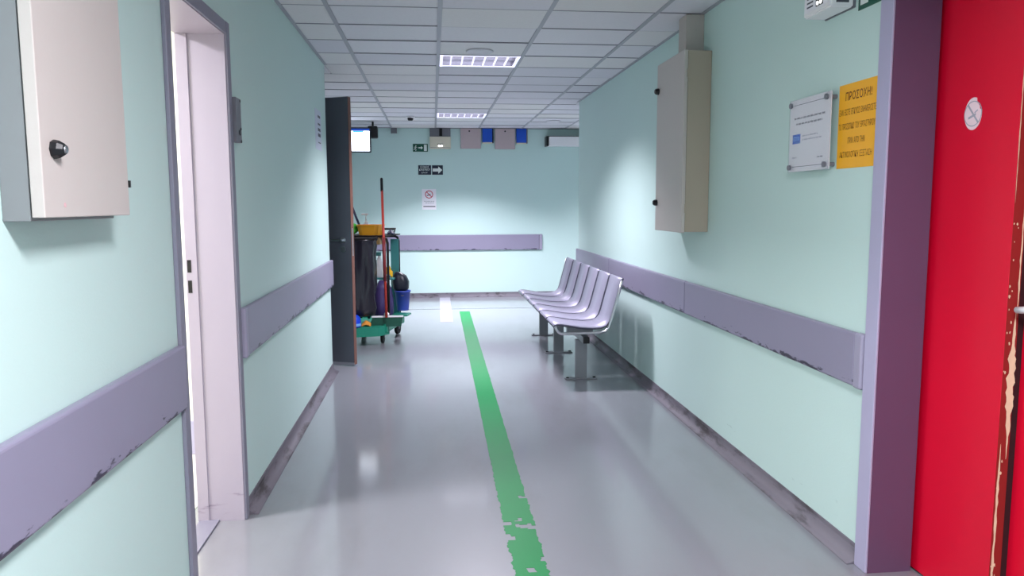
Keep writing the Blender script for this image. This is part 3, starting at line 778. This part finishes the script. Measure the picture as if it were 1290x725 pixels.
# ------------------------------------------------------------------ hanging screen
tv = thing('hanging_screen', 'lit white information screen hanging behind the dark door edge', 'screen', (-1.12, 10.2, 2.04))
fn = frame((-1.13, 10.2, 2.195), 'back')
bm = new(); rect(bm, fn, -0.34, 0.34, -0.160, 0.160, -0.045, 0.0); bmesh.ops.bevel(bm, geom=list(bm.edges), offset=0.006, segments=2, affect='EDGES'); obj('housing', bm, SCRDARK, tv)
bm = new(); rect(bm, fn, -0.325, 0.322, -0.142, 0.118, 0.0, 0.002); obj('display', bm, SCREEN, tv)
bm = new(); rect(bm, fn, -0.325, 0.322, 0.119, 0.146, 0.0, 0.002); obj('blue_header', bm, mat('deep_blue_screen_bar', (30, 70, 170), 0.3, emit=0.5), tv)
bm = new(); rect(bm, fn, 0.11, 0.245, 0.098, 0.117, 0.0021, 0.003); obj('blue_bar', bm, SCRBLUE, tv)
bm = new(); tube(bm, [(-1.13, 10.225, 2.35), (-1.13, 10.225, ZC-0.002)], 0.02, 10); obj('ceiling_pole', bm, RUBBER, tv)
tag(obj('wall_speaker', B(-0.835, -0.705, 10.24, 10.36, 2.225, 2.385, bev=0.02, seg=3), BLACK), 'small black box loudspeaker right of the lit screen', 'speaker')
sp = bpy.data.objects['wall_speaker']
bm = new(); tube(bm, [(-0.77, 10.30, 2.384), (-0.77, 10.30, ZC-0.002)], 0.014, 8); obj('bracket', bm, RUBBER, sp)
tag(obj('junction_box', B(-0.575, -0.49, YB-0.05, YB, 2.365, ZC-0.006, bev=0.004), GREYM), 'small grey junction box under the ceiling left of the exit sign', 'box')

# ------------------------------------------------------------------ floor marks
def tape(name, pts, w, M, chip, label, cat='floor tape'):
    """Ragged strip along y; pts = (x, y) from near to far. Chips are missing cells."""
    bm = new(); (xa, ya), (xb, yb) = pts; n = int((yb-ya)/0.012); rr = random.Random(5)
    jl = jr = 0.0; cells = 8; grid = []
    for i in range(n+1):
        y = ya+(yb-ya)*i/n; x = xa+(xb-xa)*i/n
        amp = 0.009*max(0.15, 1-(y-2.2)/2.2) if chip else 0
        jl = jl*0.55+rr.uniform(-1, 1)*amp; jr = jr*0.55+rr.uniform(-1, 1)*amp
        a, b = x-w/2+jl, x+w/2+jr
        grid.append([bm.verts.new((a+(b-a)*k/cells, y, 0.0012)) for k in range(cells+1)])
    chips = set()
    if chip:
        for _ in range(30):
            i = int(rr.uniform(0, 1)**1.4*n*0.26); k = rr.choice((0, 0, 0, 1, 7, 7, 7, 6, 3, 5))
            for j in range(rr.randint(1, 2)):
                for q in range(rr.randint(1, 4)): chips.add((i+q, k+j if k < 4 else k-j))
        i0 = int((3.02-ya)/(yb-ya)*n)
        for j in range(5):
            for q in range(3): chips.add((i0+j//2+q, 7-j))
    for i in range(n):
        for k in range(cells):
            if (i, k) in chips: continue
            bm.faces.new((grid[i][k], grid[i][k+1], grid[i+1][k+1], grid[i+1][k]))
    for v in [v for v in bm.verts if not v.link_faces]: bm.verts.remove(v)
    r = bmesh.ops.extrude_face_region(bm, geom=list(bm.faces))
    for v in [g for g in r['geom'] if isinstance(g, bmesh.types.BMVert)]: v.co.z -= 0.0011
    return tag(obj(name, bm, M), label, cat)
tape('floor_tape', [(0.335, 1.2), (0.387, 9.56)], 0.130, GREENT, True, 'worn green guide line taped along the corridor floor')
tape('floor_tape', [(0.145, 8.7), (0.160, 11.05)], 0.150, WHITET, False, 'pale strip on the floor running up to the back wall')
tag(obj('floor_joint', B(-1.5, 4.1, 9.80, 9.835, 0.0, 0.002), CHROME), 'thin metal joint strip across the floor near the back wall', 'joint strip')

# ------------------------------------------------------------------ bench of six metal seats
BX = 1.13
bench = thing('waiting_bench', 'row of six perforated metal seats on one beam by the right wall', 'bench', (BX, 6.58, 0))
PROF = [(0.876, 0.448), (0.874, 0.462), (0.880, 0.474), (0.893, 0.479), (0.93, 0.476), (1.00, 0.463), (1.08, 0.450), (1.16, 0.444), (1.22, 0.448),
        (1.262, 0.463), (1.288, 0.492), (1.302, 0.530), (1.318, 0.590), (1.338, 0.665), (1.357, 0.735), (1.372, 0.795), (1.379, 0.808), (1.387, 0.808), (1.391, 0.798)]
def strip_profile(bm, prof, y0, y1, th):
    n = len(prof); T = []; U = []
    for i in range(n):
        p = Vector(prof[max(i-1, 0)]); q = Vector(prof[min(i+1, n-1)]); d = (q-p).normalized(); nn = Vector((d.y, -d.x))
        T.append(prof[i]); U.append((prof[i][0]+nn.x*th, prof[i][1]+nn.y*th))
    loop = T + U[::-1]; A = [bm.verts.new((x, y0, z)) for x, z in loop]; Bv = [bm.verts.new((x, y1, z)) for x, z in loop]
    L = len(loop)
    for i in range(L):
        f = bm.faces.new((A[i], A[(i+1) % L], Bv[(i+1) % L], Bv[i])); f.smooth = i not in (n-1, L-1)
    for i in range(n-1):
        bm.faces.new((A[i], A[L-1-i], A[L-2-i], A[i+1])); bm.faces.new((Bv[i], Bv[i+1], Bv[L-2-i], Bv[L-1-i]))
Y0, PIT6 = 5.414, 0.387
for k in range(6):
    a = Y0+k*PIT6+0.010; b = Y0+(k+1)*PIT6-0.010
    bm = new(); strip_profile(bm, PROF, a, b, 0.004); s = obj('seat', bm, SEATM, bench)
    for yy in (a+0.004, b-0.004):
        bm = new(); tube(bm, [(x+0.003, yy, z-0.006) for x, z in PROF[1:-1]], 0.0075, 8); obj('seat_rim', bm, RIMM, s)
    obj('seat_support', B(1.00, 1.20, (a+b)/2-0.02, (a+b)/2+0.02, 0.366, 0.438, bev=0.004), LEGM, s)
ENDP = [(0.880, 0.462), (0.890, 0.440), (0.905, 0.420), (0.925, 0.409), (1.05, 0.407), (1.215, 0.409), (1.255, 0.420), (1.282, 0.450), (1.298, 0.50), (1.322, 0.585), (1.350, 0.69), (1.376, 0.79)]
for yy in (Y0, Y0+6*PIT6):
    bm = new(); tube(bm, [(x, yy, z) for x, z in ENDP], 0.010, 10); obj('end_frame', bm, CHROME, bench, label='bent steel end tube')
bm = new(); tube(bm, [(0.879, Y0, 0.455), (0.879, Y0+6*PIT6, 0.455)], 0.008, 8); obj('front_rod', bm, RIMM, bench)
obj('beam', B(BX-0.025, BX+0.025, 5.50, 7.80, 0.315, 0.365, bev=0.003), LEGM, bench)
obj('beam_end_cap', B(BX-0.024, BX+0.024, 5.488, 5.4995, 0.316, 0.364, bev=0.003), BLACK, bench, label='black square end cap')
for yy in (5.70, 6.76, 7.70):
    lg = obj('leg', B(BX-0.045, BX+0.045, yy-0.02, yy+0.02, 0.008, 0.314, bev=0.003), LEGM, bench)
    obj('foot', B(BX-0.125, BX+0.125, yy-0.032, yy+0.032, 0.0, 0.010, bev=0.003), LEGM, lg)
    for dx in (-0.105, 0.105):
        bm = new(); lathe(bm, [(0.012, 0.010), (0.012, 0.016), (0.006, 0.017)], BX+dx, yy, 0, 10); obj('bolt', bm, RUBBER, lg)

# ------------------------------------------------------------------ cleaning cart
RA = math.radians(-13)
CX, CY = -0.615, 7.72
def lc(lx, ly):      # cart plan -> world
    return (CX+lx*math.cos(RA)-ly*math.sin(RA), CY+lx*math.sin(RA)+ly*math.cos(RA))
def cbox(lx0, lx1, ly0, ly1, z0, z1, bev=0.004, bm=None, seg=2):
    bm = bm or new()
    box(bm, CX+lx0, CX+lx1, CY+ly0, CY+ly1, z0, z1, bev=bev, seg=seg, rot=(RA, CX, CY)); return bm
cart = thing('cleaning_cart', 'green and grey wheeled cleaning cart half hidden by the dark door', 'cart', (CX, CY, 0))
base = obj('base_tray', cbox(-0.25, 0.22, -0.30, 0.34, 0.115, 0.165, 0.012), CARTG, cart)
bm = new()
for lx0, lx1, ly0, ly1 in ((-0.25, 0.22, -0.31, -0.295), (-0.25, 0.22, 0.335, 0.35), (-0.262, -0.248, -0.30, 0.34), (0.218, 0.232, -0.30, 0.34)):
    cbox(lx0, lx1, ly0, ly1, 0.115, 0.20, 0.003, bm)
obj('tray_rim', bm, CARTG, base)
for lx, ly, tw in ((0.17, -0.25, 0.2), (0.17, 0.29, -0.5), (-0.20, -0.25, 0.6), (-0.20, 0.29, 0.1)):
    x, y = lc(lx, ly)
    bm = new(); lathe(bm, [(0.045, -0.014), (0.056, -0.012), (0.058, 0), (0.056, 0.012), (0.045, 0.014)], 0, 0, 0, 20, axis='X')
    bmesh.ops.transform(bm, matrix=Matrix.Translation((x, y, 0.058)) @ Matrix.Rotation(RA+tw*0.4, 4, 'Z'), verts=bm.verts)
    w = obj('wheel', bm, RUBBER, cart)
    bm = new()
    for s in (-1, 1): box(bm, x+s*0.019-0.002, x+s*0.019+0.002, y-0.014, y+0.014, 0.055, 0.108, rot=(RA+tw*0.4, x, y))
    box(bm, x-0.022, x+0.022, y-0.02, y+0.02, 0.104, 0.114, rot=(RA+tw*0.4, x, y)); obj('fork', bm, GREYM, w)
# two upright frames
for ly in (-0.12, 0.28):
    bm = new()
    P = [lc(-0.22, ly)+(0.16,), lc(-0.22, ly)+(0.98,), lc(-0.215, ly)+(1.015,), lc(-0.19, ly)+(1.03,), lc(0.16, ly)+(1.03,), lc(0.19, ly)+(1.015,), lc(0.20, ly)+(0.98,), lc(0.20, ly)+(0.16,)]
    tube(bm, P, 0.0125, 10); obj('upright_frame', bm, RUBBER, cart)
obj('top_shelf', cbox(-0.235, 0.215, -0.22, 0.30, 1.043, 1.055, 0.004), RUBBER, cart)
obj('side_shelf', cbox(0.03, 0.215, 0.0, 0.27, 0.60, 0.618, 0.004), TEAL, cart)
obj('side_panel', cbox(0.120, 0.205, 0.255, 0.27, 0.17, 1.0, 0.003), TEAL, cart, label='teal back panel')
obj('handle', tube(new(), [lc(-0.16, 0.28)+(1.03,), lc(-0.16, 0.38)+(1.10,), lc(0.14, 0.38)+(1.10,), lc(0.14, 0.28)+(1.03,)], 0.012, 10), RUBBER, cart)

# bin liner hanging from the front frame
def blob_sheet(name, rings, M, label, cat, n=26, wob=0.06, seed=1, group=None):
    rr = random.Random(seed); bm = new(); R = []
    ph = [rr.uniform(0, 6.28) for _ in range(4)]
    for (cx, cy, z, rx, ry) in rings:
        L = []
        for k in range(n):
            a = k*2*math.pi/n
            f = 1+wob*(math.sin(5*a+ph[0]+z*6)+0.6*math.sin(9*a+ph[1]-z*9)+0.4*math.sin(14*a+ph[2]))
            # rounded-square plan
            q = (abs(math.cos(a))**3+abs(math.sin(a))**3)**(-1/3)
            L.append(bm.verts.new((cx+rx*math.cos(a)*f*q, cy+ry*math.sin(a)*f*q, z)))
        R.append(L)
    for A, Bq in zip(R, R[1:]):
        for k in range(n):
            f = bm.faces.new((A[k], A[(k+1) % n], Bq[(k+1) % n], Bq[k])); f.smooth = True
    bm.faces.new(list(reversed(R[0]))); bm.faces.new(R[-1])
    return tag(obj(name, bm, M), label, cat, group)
bx0, by0 = lc(-0.03, -0.30)
blob_sheet('bin_liner', [(bx0+0.01, by0, 0.275, 0.07, 0.06), (bx0+0.01, by0, 0.29, 0.125, 0.10), (bx0+0.006, by0, 0.36, 0.148, 0.115), (bx0-0.004, by0, 0.47, 0.140, 0.122), (bx0, by0, 0.58, 0.156, 0.116), (bx0+0.006, by0, 0.68, 0.146, 0.126),
           (bx0, by0, 0.78, 0.158, 0.118), (bx0, by0, 0.88, 0.150, 0.128), (bx0, by0, 0.96, 0.160, 0.122), (bx0, by0, 1.0, 0.152, 0.126), (bx0, by0, 1.022, 0.170, 0.140)],
           BAGM, 'black plastic bin liner hanging at the front of the cleaning cart', 'bin bag', 44, 0.045, 3)
liner = bpy.data.objects['bin_liner']
bm = new()
for sgn in (-1, 1): pass
ringpts = [(bx0+0.168*math.cos(i*2*math.pi/20)*(abs(math.cos(i*2*math.pi/20))**3+abs(math.sin(i*2*math.pi/20))**3)**(-1/3), by0+0.138*math.sin(i*2*math.pi/20)*(abs(math.cos(i*2*math.pi/20))**3+abs(math.sin(i*2*math.pi/20))**3)**(-1/3), 1.035) for i in range(20)]
tube(bm, ringpts, 0.012, 8, closed=True); obj('bag_hoop', bm, RUBBER, cart)
# purple liner beside it
vx, vy = lc(0.125, -0.05)
blob_sheet('waste_bag', [(vx, vy, 0.17, 0.05, 0.06), (vx, vy, 0.19, 0.10, 0.09), (vx, vy, 0.40, 0.10, 0.09), (vx, vy, 0.52, 0.08, 0.075), (vx, vy, 0.60, 0.04, 0.05)], VIOLET, 'dark violet bag standing on the cart between black liner and blue bucket', 'bag', 22, 0.04, 9)
# tubs on the top shelf
def tub(name, cx, cy, z0, z1, rx, ry, M, label, cat, taper=0.82, lip=0.012):
    bm = new(); R = []
    prof = [(taper, z0), (taper+0.02, z0), (1.0, z1-lip), (1.06, z1-lip), (1.06, z1), (0.97, z1), (taper*0.96, z0+0.006)]
    for s, z in prof:
        L = []
        for k in range(24):
            a = k*2*math.pi/24; q = (abs(math.cos(a))**5+abs(math.sin(a))**5)**(-1/5)
            p = Vector((rx*s*math.cos(a)*q, ry*s*math.sin(a)*q, 0)); p.rotate(Matrix.Rotation(RA, 3, 'Z'))
            L.append(bm.verts.new((cx+p.x, cy+p.y, z)))
        R.append(L)
    for A, Bq in zip(R, R[1:]):
        for k in range(24): bm.faces.new((A[k], A[(k+1) % 24], Bq[(k+1) % 24], Bq[k]))
    bm.faces.new(list(reversed(R[0]))); bm.faces.new(R[-1])
    return tag(obj(name, bm, M), label, cat)
tx, ty = lc(0.025, -0.10)
tub('plastic_tub', tx, ty, 1.056, 1.158, 0.122, 0.10, YELLOW, 'orange yellow plastic tub on top of the cleaning cart', 'tub')
obj('drawer', cbox(-0.10, 0.15, -0.215, 0.02, 0.965, 1.038, 0.01), TAN, cart, label='translucent tan drawer below the top shelf')
sx_, sy_ = lc(-0.17, -0.12)
bm = new(); bmesh.ops.create_icosphere(bm, subdivisions=3, radius=0.065)
rr = random.Random(3)
for v in bm.verts:
    f = 1+0.14*math.sin(v.co.x*60)*math.sin(v.co.y*50+1)*math.sin(v.co.z*55)+rr.uniform(-0.03, 0.03); v.co = Vector((v.co.x*1.1, v.co.y, v.co.z*0.95))*f
zmin = min(v.co.z for v in bm.verts)
for v in bm.verts: v.co += Vector((sx_, sy_, 1.056-zmin))
for f in bm.faces: f.smooth = True
tag(obj('cleaning_cloth', bm, LIME), 'bunched lime green cloth on the cart top beside the yellow tub', 'cloth')
# pump bottle behind the tub
px, py = lc(-0.075, 0.07)
pb = thing('pump_bottle', 'white pump bottle standing behind the yellow tub', 'bottle', (px, py, 1.056))
bm = new(); lathe(bm, [(0.030, 0), (0.032, 0.01), (0.032, 0.10), (0.014, 0.125), (0.014, 0.135)], px, py, 1.056, 16); obj('bottle_body', bm, WHITEP, pb)
bm = new(); tube(bm, [(px, py, 1.19), (px, py, 1.255)], 0.005, 8); box(bm, px-0.045, px+0.022, py-0.010, py+0.010, 1.250, 1.266, bev=0.004); obj('pump_head', bm, WHITEP, pb)
# mops and sticks
mp = thing('mop', 'red handled mop standing upright against the front of the cart', 'mop', (-0.465, 7.30, 0.24))
bm = new(); tube(bm, [(-0.458, 7.33, 0.27), (-0.482, 7.42, 1.50)], 0.0125, 10); obj('handle', bm, REDST, mp)
bm = new(); tube(bm, [(-0.482, 7.42, 1.48), (-0.484, 7.427, 1.60), (-0.484, 7.428, 1.61)], [0.014, 0.013, 0.007], 10); obj('grip', bm, BLACK, mp, label='black grip')
bm = new(); tube(bm, [(-0.465, 7.355, 0.62), (-0.474, 7.39, 1.04)], 0.017, 10); obj('lower_sleeve', bm, mat('dark_red_sleeve', (120, 36, 40), 0.45, var=0.06), mp)
bk = thing('broom', 'navy broom stick leaning on the cart behind the green cloth', 'broom', (-0.66, 7.7, 0.17))
bm = new(); tube(bm, [(-0.665, 7.80, 0.19), (-0.735, 7.92, 1.10), (-0.85, 7.97, 1.40)], 0.0125, 10); obj('handle', bm, NAVY, bk)
# flat mop across the front and green step
g0 = lc(-0.05, -0.40)
fl = thing('flat_mop', 'dark green flat mop pad with white top strip across the cart base', 'mop', (-0.455, 7.42, 0.17))
bm = new(); prism(bm, [(-0.175, 0.0), (0.135, 0.0), (0.150, 0.090), (-0.140, 0.090)], lambda u, v, n: Vector((-0.455+u, 7.385-n*0.6+v*0.05, 0.175+v)), 0, 0.02); obj('pad', bm, CARTD, fl)
bm = new(); prism(bm, [(-0.150, 0.090), (0.155, 0.090), (0.155, 0.104), (-0.150, 0.104)], lambda u, v, n: Vector((-0.455+u, 7.385-n*0.6+v*0.05, 0.175+v)), -0.01, 0.03); obj('top_strip', bm, WHITEP, fl)
bm = new(); lathe(bm, [(0.025, 0.0), (0.025, 0.02), (0.012, 0.035)], -0.46, 7.385, 0.28, 12); obj('joint', bm, WHITEP, fl)
# lower step tray poking out to the front
bm = new()
prism(bm, [(-0.86, 7.24), (-0.53, 7.30), (-0.44, 7.42), (-0.44, 7.50), (-0.86, 7.46)], lambda u, v, n: Vector((u, v, n)), 0.092, 0.185)
obj('front_tray', bm, CARTG, cart)
# bright blue container with white print and orange cloth
bl = thing('blue_container', 'bright blue plastic container with white print on the front tray of the cart', 'container', (-0.765, 7.305, 0.187))
bm = new(); lathe(bm, [(0.062, 0), (0.066, 0.01), (0.066, 0.055), (0.060, 0.09), (0.035, 0.115)], -0.765, 7.305, 0.187, 20); obj('body', bm, BRIGHTB, bl)
bm = new(); lathe(bm, [(0.0672, 0.012), (0.0675, 0.013), (0.0675, 0.036), (0.0672, 0.037)], -0.765, 7.305, 0.187, 20); obj('print_band', bm, LBLUE, bl)
def cloth(name, cx, cy, z, rx, ry, h, M, label, seed):
    rr = random.Random(seed); bm = new(); n = 9; G = []
    for i in range(n):
        row = []
        for j in range(n):
            u, v = i/(n-1)*2-1, j/(n-1)*2-1; d = min(1, math.hypot(u, v)/1.3)
            row.append(bm.verts.new((cx+rx*u, cy+ry*v, z+0.004+h*(1-d)**0.7*(0.8+0.4*rr.random()))))
        G.append(row)
    for i in range(n-1):
        for j in range(n-1):
            f = bm.faces.new((G[i][j], G[i+1][j], G[i+1][j+1], G[i][j+1])); f.smooth = True
    r = bmesh.ops.extrude_face_region(bm, geom=list(bm.faces))
    for v in [g for g in r['geom'] if isinstance(g, bmesh.types.BMVert)]: v.co.z = max(z, v.co.z-0.012)
    return tag(obj(name, bm, M), label, 'cloth')
cloth('cleaning_cloth', -0.655, 7.37, 0.186, 0.045, 0.045, 0.05, OCLOTH, 'folded orange cloth on the front tray of the cart', 4)
cx_, cy_ = lc(0.115, 0.10)
cloth('cleaning_cloth', cx_+0.02, cy_+0.02, 0.619, 0.045, 0.06, 0.12, YCLOTH, 'yellow cloth heaped on the small side shelf of the cart', 6)
# white bottle and navy cloth
wx, wy = lc(0.06, 0.05)
wb = thing('spray_bottle', 'white bottle on the side shelf of the cart behind the red mop', 'bottle', (wx, wy, 0.619))
bm = new(); lathe(bm, [(0.036, 0), (0.038, 0.01), (0.038, 0.16), (0.016, 0.20), (0.016, 0.22)], wx, wy, 0.619, 16); obj('bottle_body', bm, WHITEP, wb)
bm = new(); box(bm, wx-0.05, wx+0.02, wy-0.012, wy+0.012, 0.839, 0.875, bev=0.006); obj('trigger_head', bm, TEAL, wb)
nx, ny = lc(0.185, 0.06)
cloth('cleaning_cloth', nx, ny, 1.056, 0.035, 0.10, 0.045, NAVY, 'navy cloth draped on the right end of the cart top', 8)
# blue bucket with a black bag on top, on a rear bracket
ux, uy = -0.318, 7.80
bu = thing('bucket', 'blue plastic bucket hanging at the right side of the cart', 'bucket', (ux, uy, 0.275))
bm = new(); lathe(bm, [(0.058, 0), (0.060, 0.005), (0.078, 0.19), (0.084, 0.19), (0.084, 0.205), (0.074, 0.205), (0.056, 0.012)], ux, uy, 0.275, 24); obj('pail', bm, BUCKET, bu)
bm = new(); tube(bm, [(ux-0.08, uy, 0.47), (ux-0.06, uy-0.02, 0.455), (ux, uy-0.085, 0.43), (ux+0.06, uy-0.02, 0.455), (ux+0.08, uy, 0.47)], 0.004, 6); obj('bail', bm, GREYM, bu)
blob_sheet('black_bag', [(ux-0.012, uy, 0.475, 0.050, 0.05), (ux-0.016, uy, 0.50, 0.078, 0.07), (ux-0.02, uy, 0.57, 0.084, 0.075), (ux-0.028, uy, 0.63, 0.066, 0.06), (ux-0.045, uy, 0.665, 0.030, 0.03), (ux-0.05, uy, 0.672, 0.008, 0.008)],
           mat('navy_black_plastic_bag', (24, 28, 44), 0.4, var=0.15, vscale=12), 'dark rounded bag sitting in the top of the blue bucket', 'bag', 22, 0.03, 12)
obj('bucket_bracket', cbox(0.222, 0.38, -0.10, 0.06, 0.245, 0.262, 0.004), CARTG, cart)
obj('bracket_post', cbox(0.214, 0.232, -0.05, 0.01, 0.17, 0.262, 0.002), CARTG, cart)
